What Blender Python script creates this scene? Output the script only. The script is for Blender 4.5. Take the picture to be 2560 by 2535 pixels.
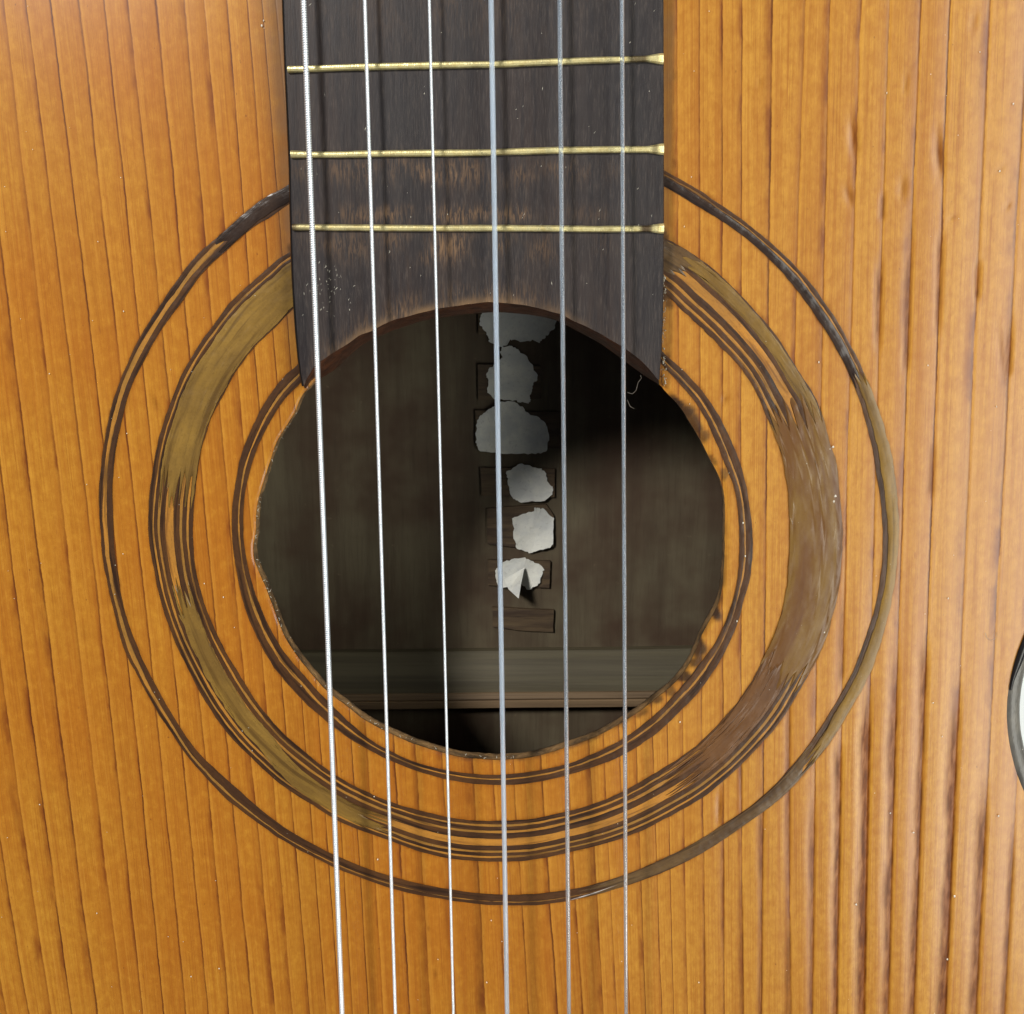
import bpy, math, random
import numpy as np
from mathutils import Vector

scene = bpy.context.scene
for o in list(bpy.data.objects):
    bpy.data.objects.remove(o)
COL = scene.collection
rnd = random.Random(11)
rng = np.random.default_rng(5)

# ------------------------------------------------------------------ camera
TILT = math.radians(14.0)
DIST = 0.215
LENS = 41.2
cam_data = bpy.data.cameras.new("camera")
cam_data.lens = LENS
cam_data.sensor_width = 36
cam_data.sensor_fit = 'HORIZONTAL'
cam_data.clip_start = 0.005
cam_data.clip_end = 20
cam = bpy.data.objects.new("camera", cam_data)
COL.objects.link(cam)
CAM = np.array([0.0, DIST * math.sin(TILT), DIST * math.cos(TILT)])
cam.location = CAM
cam.rotation_euler = (-TILT, 0, 0)
scene.camera = cam

# ------------------------------------------------------------------ world and lights
scene.view_settings.view_transform = 'Standard'
scene.view_settings.look = 'None'
scene.view_settings.gamma = 1
scene.view_settings.exposure = 0
world = bpy.data.worlds.new("World")
scene.world = world
world.use_nodes = True
world.node_tree.nodes['Background'].inputs[0].default_value = (0.90, 0.95, 1.0, 1)
world.node_tree.nodes['Background'].inputs[1].default_value = 0.12


def area(name, loc, target, sx, sy, power, color):
    l = bpy.data.lights.new(name, 'AREA')
    l.shape = 'RECTANGLE'
    l.size = sx
    l.size_y = sy
    l.energy = power
    l.color = color
    o = bpy.data.objects.new(name, l)
    COL.objects.link(o)
    o.location = loc
    d = Vector(target) - Vector(loc)
    o.rotation_euler = d.to_track_quat('-Z', 'Y').to_euler()
    return o


area("window_lamp_right", (0.50, -0.05, 0.60), (0, 0, 0), 1.05, 0.40, 7.6, (1.0, 0.99, 0.90))
area("room_lamp_left", (-0.33, 0.37, 0.62), (0, 0, 0), 0.11, 0.11, 5.5, (1.0, 0.97, 0.92))


# ------------------------------------------------------------------ helpers
def P(u, v, z=0.0):
    """ray through photograph pixel (2560 wide) onto the plane at height z"""
    k = 18.0 / LENS / 1280.0
    x = (np.asarray(u, float) - 1280.0) * k
    y = (1267.5 - np.asarray(v, float)) * k
    dx = x
    dy = y * math.cos(TILT) - math.sin(TILT)
    dz = -y * math.sin(TILT) - math.cos(TILT)
    t = (z - CAM[2]) / dz
    return CAM[0] + dx * t, CAM[1] + dy * t


def PP(pts, z=0.0):
    a = np.array(pts, float)
    x, y = P(a[:, 0], a[:, 1], z)
    return np.stack([x, y], 1)


def rgb(r, g, b, k=1.0):
    def f(c):
        c = c / 255.0
        return (c / 12.92 if c <= 0.04045 else ((c + 0.055) / 1.055) ** 2.4) * k
    return (f(r), f(g), f(b), 1)


def mesh_obj(name, verts, faces, mat, parent=None, uv=None, smooth=True, attrs=None):
    me = bpy.data.meshes.new(name)
    verts = np.asarray(verts, dtype=np.float32)
    if isinstance(faces, np.ndarray):
        n = faces.shape[1]
        me.vertices.add(len(verts))
        me.vertices.foreach_set('co', verts.ravel())
        me.loops.add(faces.size)
        me.loops.foreach_set('vertex_index', faces.astype(np.int32).ravel())
        me.polygons.add(len(faces))
        me.polygons.foreach_set('loop_start', np.arange(0, faces.size, n, dtype=np.int32))
        me.update(calc_edges=True)
    else:
        me.from_pydata([tuple(map(float, p)) for p in verts], [], [tuple(map(int, f)) for f in faces])
    me.validate()
    if uv is not None:
        l = me.uv_layers.new(name='UVMap')
        li = np.empty(len(me.loops), dtype=np.int32)
        me.loops.foreach_get('vertex_index', li)
        l.data.foreach_set('uv', np.asarray(uv, dtype=np.float32)[li].ravel())
    if attrs:
        for k, a in attrs.items():
            at = me.attributes.new(k, 'FLOAT', 'POINT')
            at.data.foreach_set('value', np.asarray(a, dtype=np.float32))
    me.polygons.foreach_set('use_smooth', [bool(smooth)] * len(me.polygons))
    me.materials.append(mat)
    o = bpy.data.objects.new(name, me)
    COL.objects.link(o)
    if parent is not None:
        o.parent = parent
    return o


def empty(name, parent=None, loc=(0, 0, 0)):
    o = bpy.data.objects.new(name, None)
    COL.objects.link(o)
    o.location = loc
    if parent is not None:
        o.parent = parent
    return o


def tag(o, **k):
    for a, b in k.items():
        o[a] = b
    return o


def grid_faces(nr, nc, closed_c=False):
    r = np.arange(nr - 1)[:, None]
    cc = nc if closed_c else nc - 1
    c = np.arange(cc)[None, :]
    c2 = (c + 1) % nc
    a = r * nc + c
    b = r * nc + c2
    d = (r + 1) * nc + c
    e = (r + 1) * nc + c2
    return np.stack([a, b, e, d], -1).reshape(-1, 4)


def noise1(x, freq, seed):
    """smooth 1-D value noise, -1..1"""
    t = np.asarray(x, float) * freq
    i = np.floor(t)
    f = t - i
    f = f * f * (3 - 2 * f)

    def h(k):
        s = np.sin(k * 127.1 + seed * 311.7) * 43758.5453
        return (s - np.floor(s)) * 2 - 1
    return h(i) * (1 - f) + h(i + 1) * f


def sstep(a, b, x):
    t = np.clip((np.asarray(x, float) - a) / (b - a), 0, 1)
    return t * t * (3 - 2 * t)


# ------------------------------------------------------------------ materials
class NT:
    def __init__(self, name):
        self.m = bpy.data.materials.new(name)
        self.m.use_nodes = True
        self.t = self.m.node_tree
        self.b = self.t.nodes['Principled BSDF']
        self.out = self.t.nodes['Material Output']

    def n(self, typ, **k):
        nd = self.t.nodes.new(typ)
        for a, b in k.items():
            setattr(nd, a, b)
        return nd

    def put(self, sock, v):
        if v is None:
            return
        if isinstance(v, bpy.types.NodeSocket):
            self.t.links.new(v, sock)
        else:
            sock.default_value = v

    def math(self, op, a, b=None, c=None, clamp=False):
        nd = self.n('ShaderNodeMath', operation=op, use_clamp=clamp)
        self.put(nd.inputs[0], a)
        self.put(nd.inputs[1], b)
        self.put(nd.inputs[2], c)
        return nd.outputs[0]

    def ss(self, lo, hi, x, tlo=0.0, thi=1.0):
        nd = self.n('ShaderNodeMapRange', interpolation_type='SMOOTHSTEP')
        self.put(nd.inputs['Value'], x)
        self.put(nd.inputs['From Min'], lo)
        self.put(nd.inputs['From Max'], hi)
        self.put(nd.inputs['To Min'], tlo)
        self.put(nd.inputs['To Max'], thi)
        return nd.outputs['Result']

    def comb(self, x, y, z=0.0):
        nd = self.n('ShaderNodeCombineXYZ')
        self.put(nd.inputs[0], x)
        self.put(nd.inputs[1], y)
        self.put(nd.inputs[2], z)
        return nd.outputs[0]

    def sep(self, v):
        nd = self.n('ShaderNodeSeparateXYZ')
        self.put(nd.inputs[0], v)
        return nd.outputs

    def uv(self):
        return self.n('ShaderNodeTexCoord').outputs['UV']

    def obj(self):
        return self.n('ShaderNodeTexCoord').outputs['Object']

    def scale(self, v, s):
        nd = self.n('ShaderNodeVectorMath', operation='MULTIPLY')
        self.put(nd.inputs[0], v)
        nd.inputs[1].default_value = s
        return nd.outputs[0]

    def noise(self, vec, scale=1.0, detail=3, rough=0.55, dist=0.0):
        nd = self.n('ShaderNodeTexNoise')
        self.put(nd.inputs['Vector'], vec)
        nd.inputs['Scale'].default_value = scale
        nd.inputs['Detail'].default_value = detail
        nd.inputs['Roughness'].default_value = rough
        nd.inputs['Distortion'].default_value = dist
        return nd.outputs[0]

    def white(self, x):
        nd = self.n('ShaderNodeTexWhiteNoise', noise_dimensions='1D')
        self.put(nd.inputs['W'], x)
        return nd.outputs['Value']

    def mix(self, f, a, b, mode='MIX'):
        nd = self.n('ShaderNodeMix', data_type='RGBA', blend_type=mode)
        self.put(nd.inputs[0], f)
        self.put(nd.inputs[6], a)
        self.put(nd.inputs[7], b)
        return nd.outputs[2]

    def attr(self, name):
        return self.n('ShaderNodeAttribute', attribute_name=name).outputs['Fac']

    def bump(self, h, strength=0.3, dist=0.0002, prev=None):
        nd = self.n('ShaderNodeBump')
        nd.inputs['Strength'].default_value = strength
        nd.inputs['Distance'].default_value = dist
        self.put(nd.inputs['Height'], h)
        if prev is not None:
            self.put(nd.inputs['Normal'], prev)
        return nd.outputs[0]

    def fin(self, color=None, rough=None, normal=None, **k):
        self.put(self.b.inputs['Base Color'], color)
        self.put(self.b.inputs['Roughness'], rough)
        if normal is not None:
            self.put(self.b.inputs['Normal'], normal)
        for a, b in k.items():
            self.put(self.b.inputs[a.replace('_', ' ')], b)
        return self.m


def mat_spruce():
    t = NT('aged_varnished_spruce')
    uv = t.uv()
    s, y, _ = t.sep(uv)
    ob = t.obj()
    wob = t.noise(t.comb(t.math('MULTIPLY', s, 0.9), t.math('MULTIPLY', y, 45.0)), 1.0, 4, 0.6)
    wob2 = t.noise(ob, 700.0, 2, 0.5)
    s2 = t.math('ADD', s, t.math('MULTIPLY', t.math('SUBTRACT', wob, 0.5), 0.17))
    s2 = t.math('ADD', s2, t.math('MULTIPLY', t.math('SUBTRACT', wob2, 0.5), 0.05))
    f = t.math('FRACT', s2)
    idn = t.math('FLOOR', s2)
    r1 = t.white(idn)
    r2 = t.white(t.math('ADD', idn, 57.3))
    r3 = t.white(t.math('ADD', idn, 91.7))
    # dark late-wood line at the end of each ring, soft shoulder before it
    line = t.math('MULTIPLY', t.ss(0.90, 0.955, f), t.ss(0.975, 1.0, f, 1.0, 0.0))
    sh0 = t.math('SUBTRACT', 0.93, t.math('MULTIPLY', r2, 0.45))
    shoulder = t.math('MULTIPLY', t.ss(sh0, 0.96, f), t.ss(0.97, 1.0, f, 1.0, 0.0))
    along = t.noise(t.comb(idn, t.math('MULTIPLY', y, 60.0)), 1.0, 4, 0.6)
    lstr = t.math('MULTIPLY', t.ss(0.25, 0.6, along), t.math('ADD', 0.22, t.math('MULTIPLY', r1, 0.78)))
    line = t.math('MULTIPLY', line, lstr, clamp=True)
    blot = t.noise(t.comb(t.math('MULTIPLY', s, 1.3), t.math('MULTIPLY', y, 90.0)), 1.0, 4, 0.55)
    shl = t.math('MULTIPLY', shoulder, t.math('ADD', 0.14, t.math('MULTIPLY', t.ss(0.45, 0.66, blot), 0.80)))
    # early wood
    big = t.noise(ob, 28.0, 3, 0.5)
    mot = t.noise(t.scale(ob, (620.0, 420.0, 200.0)), 1.0, 5, 0.66, 0.25)
    fib = t.noise(t.scale(ob, (5200.0, 700.0, 800.0)), 1.0, 3, 0.6)
    c = t.mix(t.ss(0.3, 0.7, big), rgb(166, 104, 26), rgb(174, 120, 36))
    xs_ = t.math('ADD', t.sep(ob)[0], t.math('MULTIPLY', t.math('SUBTRACT', big, 0.5), 0.03))
    c = t.mix(t.ss(-0.01, 0.045, xs_, 0.0, 0.85), c, rgb(184, 134, 52))
    c = t.mix(t.math('MULTIPLY', r3, 0.30), c, rgb(150, 88, 20))
    c = t.mix(t.ss(0.38, 0.70, mot, 0.0, 0.42), c, rgb(144, 84, 14))
    c = t.mix(t.ss(0.25, 0.5, mot, 0.25, 0.0), c, rgb(198, 146, 50))
    c = t.mix(t.ss(0.35, 0.7, fib, 0.0, 0.22), c, rgb(136, 76, 16))
    st = t.noise(t.comb(t.math('MULTIPLY', s, 9.0), t.math('MULTIPLY', y, 24.0)), 1.0, 4, 0.6)
    c = t.mix(t.ss(0.42, 0.70, st, 0.0, 0.45), c, rgb(142, 78, 18))
    st2 = t.noise(t.comb(t.math('MULTIPLY', s, 26.0), t.math('MULTIPLY', y, 34.0)), 1.0, 3, 0.6)
    c = t.mix(t.ss(0.52, 0.72, st2, 0.0, 0.42), c, rgb(122, 66, 16))
    c = t.mix(t.ss(0.42, 0.28, st2, 0.0, 0.20), c, rgb(204, 156, 74))
    c = t.mix(t.math('MULTIPLY', t.ss(0.45, 1.0, f), 0.30), c, rgb(138, 76, 16))
    c = t.mix(t.math('MULTIPLY', t.ss(0.22, 0.0, f), 0.22), c, rgb(202, 146, 56))
    c = t.mix(shl, c, rgb(112, 56, 12))
    c = t.mix(t.math('MULTIPLY', line, 0.92), c, rgb(72, 32, 8))
    # worn pale flecks, dirt in dents and grooves, burnt edge of the hole
    fl = t.noise(t.scale(ob, (900.0, 260.0, 300.0)), 1.0, 2, 0.5)
    c = t.mix(t.ss(0.70, 0.80, fl, 0.0, 0.35), c, rgb(120, 62, 22))
    pores = t.noise(t.scale(ob, (1500.0, 800.0, 300.0)), 1.0, 2, 0.5)
    c = t.mix(t.ss(0.72, 0.80, pores, 0.0, 0.6), c, rgb(92, 48, 18))
    d = t.attr('dirt')
    dn = t.noise(t.scale(ob, (900.0, 160.0, 300.0)), 1.0, 4, 0.65)
    dd = t.math('MULTIPLY', d, t.ss(0.2, 0.62, dn, 0.55, 1.15), clamp=True)
    c = t.mix(dd, c, t.mix(t.ss(0.3, 0.7, dn), rgb(124, 68, 16), rgb(84, 42, 12)))
    gn = t.noise(t.scale(ob, (500.0, 260.0, 200.0)), 1.0, 4, 0.6)
    c = t.mix(t.math('MULTIPLY', t.attr('grime'), t.ss(0.25, 0.6, gn, 0.6, 1.1), clamp=True), c, rgb(132, 96, 62))
    ch = t.attr('char')
    c = t.mix(ch, c, rgb(36, 24, 18))
    # relief
    h = t.math('ADD', t.math('MULTIPLY', mot, 0.6), t.math('MULTIPLY', fib, 0.35))
    h = t.math('SUBTRACT', h, t.math('MULTIPLY', line, 0.35))
    nb = t.bump(h, 0.6, 0.00018)
    nb = t.bump(t.noise(ob, 120.0, 2, 0.5), 0.35, 0.0008, nb)
    ro = t.ss(0.2, 0.8, mot, 0.48, 0.62)
    return t.fin(c, ro, nb, Coat_Weight=t.math('MULTIPLY', t.math('SUBTRACT', 1.0, t.math('MULTIPLY', dd, 0.8)), 1.0), Coat_Roughness=0.25, Specular_IOR_Level=0.05)


def mat_inlay(name, ca, cb, cc, streak=1.0, rough=0.34, bumpy=0.5, sc=1.0):
    """wood or filler laid along a ring: uv.x = metres along, uv.y = across"""
    t = NT(name)
    a, f, _ = t.sep(t.uv())
    ob = t.obj()
    lo = t.noise(t.comb(t.math('MULTIPLY', a, 60.0), t.math('MULTIPLY', f, 2.0)), 1.0, 3, 0.6)
    lng = t.noise(t.comb(t.math('MULTIPLY', a, 70.0 * sc), t.math('MULTIPLY', f, 9.0 * sc)), 1.0, 3, 0.55, 0.0)
    fine = t.noise(t.comb(t.math('MULTIPLY', a, 700.0 * sc), t.math('MULTIPLY', f, 26.0 * sc)), 1.0, 3, 0.6)
    gr = t.noise(ob, 2600.0, 3, 0.6)
    c = t.mix(t.ss(0.35, 0.65, lo), ca, cb)
    c = t.mix(t.ss(0.50, 0.66, lng, 0.0, 0.9 * streak), c, cc)
    c = t.mix(t.ss(0.5, 0.75, fine, 0.0, 0.45 * sc), c, cc)
    c = t.mix(t.ss(0.45, 0.8, gr, 0.0, 0.3), c, cc)
    sp = t.noise(ob, 1500.0, 1, 0.5)
    c = t.mix(t.ss(0.79, 0.83, sp, 0.0, 0.5), c, rgb(196, 190, 170))
    h = t.math('ADD', t.math('MULTIPLY', lng, 0.7), t.math('MULTIPLY', fine, 0.5 * sc))
    nb = t.bump(h, bumpy * 0.6, 0.0001)
    nb = t.bump(t.noise(ob, 260.0, 2, 0.5), bumpy * 0.7, 0.0006, nb)
    return t.fin(c, rough, nb, Coat_Weight=0.2, Coat_Roughness=0.22, Specular_IOR_Level=0.3)


def mat_fingerboard():
    t = NT('ebonised_fingerboard_wood')
    ob = t.obj()
    big = t.noise(t.scale(ob, (60.0, 22.0, 20.0)), 1.0, 3, 0.55)
    st = t.noise(t.scale(ob, (900.0, 60.0, 60.0)), 1.0, 4, 0.6)
    fi = t.noise(t.scale(ob, (4200.0, 420.0, 400.0)), 1.0, 3, 0.6)
    c = t.mix(t.ss(0.35, 0.65, big), rgb(40, 36, 37), rgb(46, 37, 35))
    c = t.mix(t.ss(0.40, 0.66, st, 0.0, 0.7), c, rgb(30, 26, 29))
    c = t.mix(t.ss(0.5, 0.75, fi, 0.0, 0.4), c, rgb(78, 68, 62))
    w = t.attr('wear')
    wn = t.noise(t.scale(ob, (2600.0, 330.0, 200.0)), 1.0, 3, 0.7, 0.8)
    wb = t.noise(t.scale(ob, (160.0, 120.0, 200.0)), 1.0, 2, 0.5)
    ww = t.math('MULTIPLY', w, t.math('MULTIPLY', t.ss(0.40, 0.66, wn), t.ss(0.35, 0.6, wb)), clamp=True)
    c = t.mix(t.math('MULTIPLY', ww, 0.6), c, rgb(138, 106, 74))
    c = t.mix(t.attr('tan'), c, rgb(116, 90, 62))
    h = t.math('ADD', t.math('MULTIPLY', fi, 0.5), t.math('MULTIPLY', st, 0.6))
    nb = t.bump(h, 0.5, 0.00014)
    return t.fin(c, t.ss(0.3, 0.7, fi, 0.40, 0.55), nb, Specular_IOR_Level=0.32)


def mat_simple(name, ca, cb, sc=(300, 300, 300), rough=0.5, bstr=0.3, bdist=0.0002, metallic=0.0, detail=4, **k):
    t = NT(name)
    ob = t.obj()
    n1 = t.noise(t.scale(ob, sc), 1.0, detail, 0.6)
    n2 = t.noise(t.scale(ob, tuple(x * 5 for x in sc)), 1.0, 2, 0.6)
    c = t.mix(t.ss(0.3, 0.7, n1), ca, cb)
    c = t.mix(t.ss(0.5, 0.8, n2, 0, 0.3), c, ca)
    h = t.math('ADD', n1, t.math('MULTIPLY', n2, 0.4))
    return t.fin(c, rough, t.bump(h, bstr, bdist), Metallic=metallic, **k)


def mat_back():
    t = NT('dark_dusty_walnut_inside')
    ob = t.obj()
    st = t.noise(t.scale(ob, (170.0, 16.0, 20.0)), 1.0, 5, 0.6)
    fi = t.noise(t.scale(ob, (1500.0, 90.0, 60.0)), 1.0, 3, 0.6)
    bl = t.noise(ob, 34.0, 4, 0.6)
    c = t.mix(t.ss(0.3, 0.7, st), rgb(106, 96, 74), rgb(82, 70, 52))
    c = t.mix(t.ss(0.35, 0.7, bl), c, rgb(72, 50, 34))
    c = t.mix(t.ss(0.5, 0.8, fi, 0, 0.3), c, rgb(56, 44, 32))
    sp = t.noise(ob, 420.0, 3, 0.6)
    c = t.mix(t.ss(0.68, 0.8, sp, 0, 0.5), c, rgb(120, 104, 80))
    return t.fin(c, 0.75, t.bump(st, 0.3, 0.0005))


def mat_cleat():
    t = NT('old_cleat_wood')
    ob = t.obj()
    st = t.noise(t.scale(ob, (70.0, 620.0, 60.0)), 1.0, 5, 0.6)
    fi = t.noise(t.scale(ob, (200.0, 2200.0, 60.0)), 1.0, 3, 0.6)
    c = t.mix(t.ss(0.3, 0.7, st), rgb(100, 82, 58), rgb(66, 50, 36))
    c = t.mix(t.ss(0.5, 0.8, fi, 0, 0.6), c, rgb(38, 26, 18))
    return t.fin(c, 0.7, t.bump(st, 0.4, 0.0004))


def mat_paper():
    t = NT('torn_aged_paper')
    ob = t.obj()
    n1 = t.noise(ob, 150.0, 4, 0.6)
    n2 = t.noise(ob, 1400.0, 3, 0.6)
    c = t.mix(t.ss(0.35, 0.65, n1), rgb(238, 238, 228), rgb(214, 216, 212))
    c = t.mix(t.ss(0.55, 0.8, n2, 0, 0.4), c, rgb(156, 154, 146))
    return t.fin(c, 0.85, t.bump(t.math('ADD', n1, t.math('MULTIPLY', n2, 0.3)), 0.5, 0.0005))


def mat_brass():
    t = NT('worn_brass')
    ob = t.obj()
    n1 = t.noise(t.scale(ob, (900.0, 900.0, 400.0)), 1.0, 3, 0.6)
    n2 = t.noise(t.scale(ob, (160.0, 160.0, 160.0)), 1.0, 3, 0.6)
    n3 = t.noise(t.scale(ob, (5000.0, 900.0, 400.0)), 1.0, 2, 0.6)
    c = t.mix(t.ss(0.35, 0.7, n1), rgb(226, 214, 158), rgb(190, 174, 118))
    c = t.mix(t.ss(0.5, 0.75, n2, 0, 0.55), c, rgb(124, 108, 76))
    c = t.mix(t.ss(0.5, 0.8, n3, 0, 0.4), c, rgb(222, 214, 170))
    c = t.mix(t.attr('tarnish'), c, rgb(58, 34, 26))
    return t.fin(c, t.ss(0.3, 0.7, n1, 0.26, 0.42), t.bump(t.math('ADD', n1, n3), 0.35, 0.0001), Metallic=0.6)


def mat_nylon(name, milk):
    t = NT(name)
    ob = t.obj()
    n = t.noise(t.scale(ob, (3000.0, 90.0, 300.0)), 1.0, 2, 0.5)
    b = t.b
    t.fin((0.76, 0.87, 1.0, 1), 0.12, None, IOR=1.5, Transmission_Weight=1.0)
    d = t.n('ShaderNodeBsdfDiffuse')
    d.inputs[0].default_value = (0.76, 0.87, 1.0, 1)
    tr = t.n('ShaderNodeBsdfTranslucent')
    tr.inputs[0].default_value = (0.76, 0.87, 1.0, 1)
    m1 = t.n('ShaderNodeMixShader')
    m1.inputs[0].default_value = 0.5
    t.t.links.new(d.outputs[0], m1.inputs[1])
    t.t.links.new(tr.outputs[0], m1.inputs[2])
    m2 = t.n('ShaderNodeMixShader')
    t.put(m2.inputs[0], t.ss(0.3, 0.7, n, milk - 0.06, milk + 0.06))
    t.t.links.new(b.outputs[0], m2.inputs[1])
    t.t.links.new(m1.outputs[0], m2.inputs[2])
    t.t.links.new(m2.outputs[0], t.out.inputs[0])
    return t.m


M_SPRUCE = mat_spruce()
M_DARK = mat_inlay('dark_purfling_wood', rgb(78, 50, 26), rgb(62, 40, 24), rgb(36, 22, 14), 0.9)
M_LIGHT = mat_inlay('tan_purfling_wood', rgb(164, 112, 44), rgb(136, 98, 44), rgb(88, 60, 28), 1.0)
M_MID = mat_inlay('orange_band_wood', rgb(176, 120, 46), rgb(150, 104, 44), rgb(104, 66, 30), 0.9)
M_OLIVE = mat_inlay('olive_wood_filler', rgb(130, 100, 44), rgb(108, 82, 38), rgb(76, 54, 24), 0.8, 0.34, 0.5, 0.6)
M_BROWNFILL = mat_inlay('brown_wood_filler', rgb(114, 86, 42), rgb(98, 66, 34), rgb(84, 52, 32), 0.7, 0.28, 0.28, 0.35)
M_REDFILL = mat_inlay('reddish_brown_filler', rgb(104, 70, 38), rgb(88, 58, 32), rgb(60, 38, 24), 0.8, 0.3, 0.3, 0.5)
M_BLACKFILL = mat_inlay('dark_glossy_filler', rgb(60, 46, 38), rgb(44, 34, 30), rgb(26, 20, 18), 0.8, 0.24, 0.9)
M_GREYFILL = mat_inlay('grey_brown_filler', rgb(96, 74, 46), rgb(78, 58, 38), rgb(50, 36, 24), 0.8, 0.3, 0.7)
M_FB = mat_fingerboard()
M_FBEND = mat_simple('brown_fingerboard_end', rgb(84, 48, 28), rgb(46, 27, 17), (500, 120, 700), 0.5, 0.6, 0.0004)
M_BRASS = mat_brass()
M_SILVER = mat_simple('silver_wound_wire', (0.90, 0.95, 1.0, 1), (0.80, 0.86, 0.92, 1), (900, 200, 900), 0.30, 0.1, 0.00005, 0.62)
M_NYLONS = [mat_nylon('milky_nylon', 0.50), mat_nylon('clear_nylon', 0.22), mat_nylon('clear_thin_nylon', 0.22)]
M_RIM = mat_simple('frayed_hole_edge', rgb(146, 112, 70), rgb(70, 54, 36), (300, 300, 600), 0.7, 0.8, 0.0005)
M_BACK = mat_back()
M_CLEAT = mat_cleat()
M_BRACE = mat_simple('brace_wood', rgb(98, 90, 68), rgb(80, 72, 54), (14, 500, 400), 0.65, 0.4, 0.0004)
M_LEDGE = mat_simple('tan_brace_ledge', rgb(136, 112, 82), rgb(98, 78, 56), (14, 900, 400), 0.6, 0.4, 0.0003)
M_RIB = mat_simple('dark_rib_wood', rgb(84, 54, 34), rgb(52, 34, 22), (20, 200, 20), 0.5, 0.3, 0.0003)
M_BIND = mat_simple('grey_worn_binding', rgb(104, 100, 92), rgb(78, 76, 72), (400, 200, 400), 0.35, 0.5, 0.0003)
M_BLACKBIND_SHADE = mat_simple('black_binding_and_gap_shade', rgb(22, 18, 18), rgb(12, 10, 10), (400, 200, 400), 0.3, 0.3, 0.0002)
M_PAPER = mat_paper()
M_TABLE = mat_simple('white_tabletop', (0.90, 0.95, 0.97, 1), (0.88, 0.93, 0.96, 1), (20, 20, 20), 0.5, 0.1, 0.0004)
M_DUST = mat_simple('pale_dust', (0.85, 0.82, 0.72, 1), (0.78, 0.74, 0.62, 1), (900, 900, 900), 0.6, 0.1, 0.0001)
M_HAIR = mat_simple('grey_hair', rgb(150, 140, 128), rgb(110, 100, 90), (900, 900, 900), 0.5, 0.1, 0.0001)

# ------------------------------------------------------------------ traced outlines (photograph pixels)
HOLE = [(760, 971), (775, 975), (742, 1025), (715, 1068), (691, 1102), (675, 1155), (661, 1200), (651, 1230), (640, 1267),
        (641, 1334), (632, 1360), (631, 1387), (648, 1434), (668, 1478), (691, 1538), (708, 1588), (735, 1631),
        (758, 1661), (792, 1702), (818, 1732), (842, 1748), (875, 1772), (900, 1794), (934, 1814), (967, 1831),
        (1001, 1847), (1044, 1864), (1101, 1881), (1151, 1894), (1202, 1899), (1252, 1901), (1335, 1894), (1410, 1871),
        (1501, 1838), (1554, 1808), (1601, 1778), (1634, 1751), (1661, 1731), (1701, 1695), (1731, 1647), (1751, 1597),
        (1768, 1560), (1784, 1535), (1802, 1500), (1808, 1440), (1811, 1340), (1810, 1230), (1800, 1195), (1788, 1170), (1768, 1135),
        (1747, 1092), (1717, 1045), (1697, 1011), (1674, 991), (1647, 961)]
HOLE_UP = [(1600, 905), (1540, 858), (1480, 822), (1400, 792), (1319, 774), (1230, 768), (1140, 774), (1060, 788),
           (980, 812), (900, 850), (834, 900), (790, 945)]
A_OUT = [(724, 462), (660, 495), (610, 535), (568, 577), (531, 603), (481, 654), (427, 724), (384, 791), (340, 864), (300, 951),
         (277, 1028), (260, 1112), (250, 1200), (248, 1267), (253, 1351), (267, 1451), (290, 1544), (310, 1618), (347, 1695),
         (391, 1775), (431, 1835), (468, 1890), (518, 1947), (569, 1999), (640, 2052), (700, 2095), (833, 2166), (976, 2219),
         (1122, 2249), (1264, 2263), (1335, 2262), (1440, 2248), (1560, 2215), (1660, 2178), (1751, 2135), (1852, 2068),
         (1940, 2005), (1980, 1970), (2044, 1895), (2125, 1770), (2175, 1680), (2202, 1600), (2229, 1492), (2244, 1387), (2246, 1296), (2236, 1204), (2218, 1100),
         (2180, 985), (2140, 888), (2102, 818), (2052, 744), (2002, 677), (1935, 614), (1868, 560), (1800, 512), (1745, 472), (1662, 428)]
A_IN = [(724, 508), (667, 548), (638, 563), (568, 624), (508, 680), (454, 757), (401, 828), (364, 894), (330, 961), (307, 1042),
        (290, 1129), (282, 1200), (282, 1284), (285, 1367), (295, 1434), (310, 1521), (340, 1608), (384, 1705), (427, 1779),
        (464, 1840), (508, 1895), (569, 1949), (640, 2012), (700, 2062), (833, 2137), (972, 2190), (1122, 2224), (1264, 2237),
        (1335, 2235), (1440, 2222), (1560, 2188), (1660, 2146), (1701, 2127), (1802, 2066), (1885, 2010), (1940, 1961), (2000, 1893),
        (2070, 1790), (2125, 1695), (2163, 1600), (2189, 1518), (2205, 1414), (2206, 1309), (2192, 1191), (2178, 1100), (2135, 965),
        (2085, 861), (2035, 787), (1985, 714), (1935, 660), (1868, 597), (1800, 550), (1735, 510), (1658, 463)]
B_OUT = [(725, 632), (701, 642), (668, 675), (628, 707), (581, 751), (534, 814), (487, 878), (447, 951), (421, 1021), (397, 1095),
         (384, 1162), (379, 1200), (374, 1240), (371, 1334), (384, 1417), (407, 1518), (441, 1611), (487, 1705), (528, 1775),
         (574, 1838), (640, 1905), (700, 1958), (784, 2012), (834, 2046), (968, 2098), (1054, 2130), (1135, 2148), (1235, 2154), (1335, 2148),
         (1424, 2130), (1554, 2095), (1661, 2048), (1751, 1996), (1835, 1929), (1902, 1861), (1940, 1818), (2000, 1720), (2061, 1600), (2088, 1508),
         (2101, 1414), (2102, 1283), (2097, 1245), (2095, 1215), (2088, 1152), (2069, 1098), (2042, 998), (2002, 938), (1968, 881), (1918, 811),
         (1861, 747), (1801, 690), (1754, 650), (1701, 617), (1661, 597)]
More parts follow.
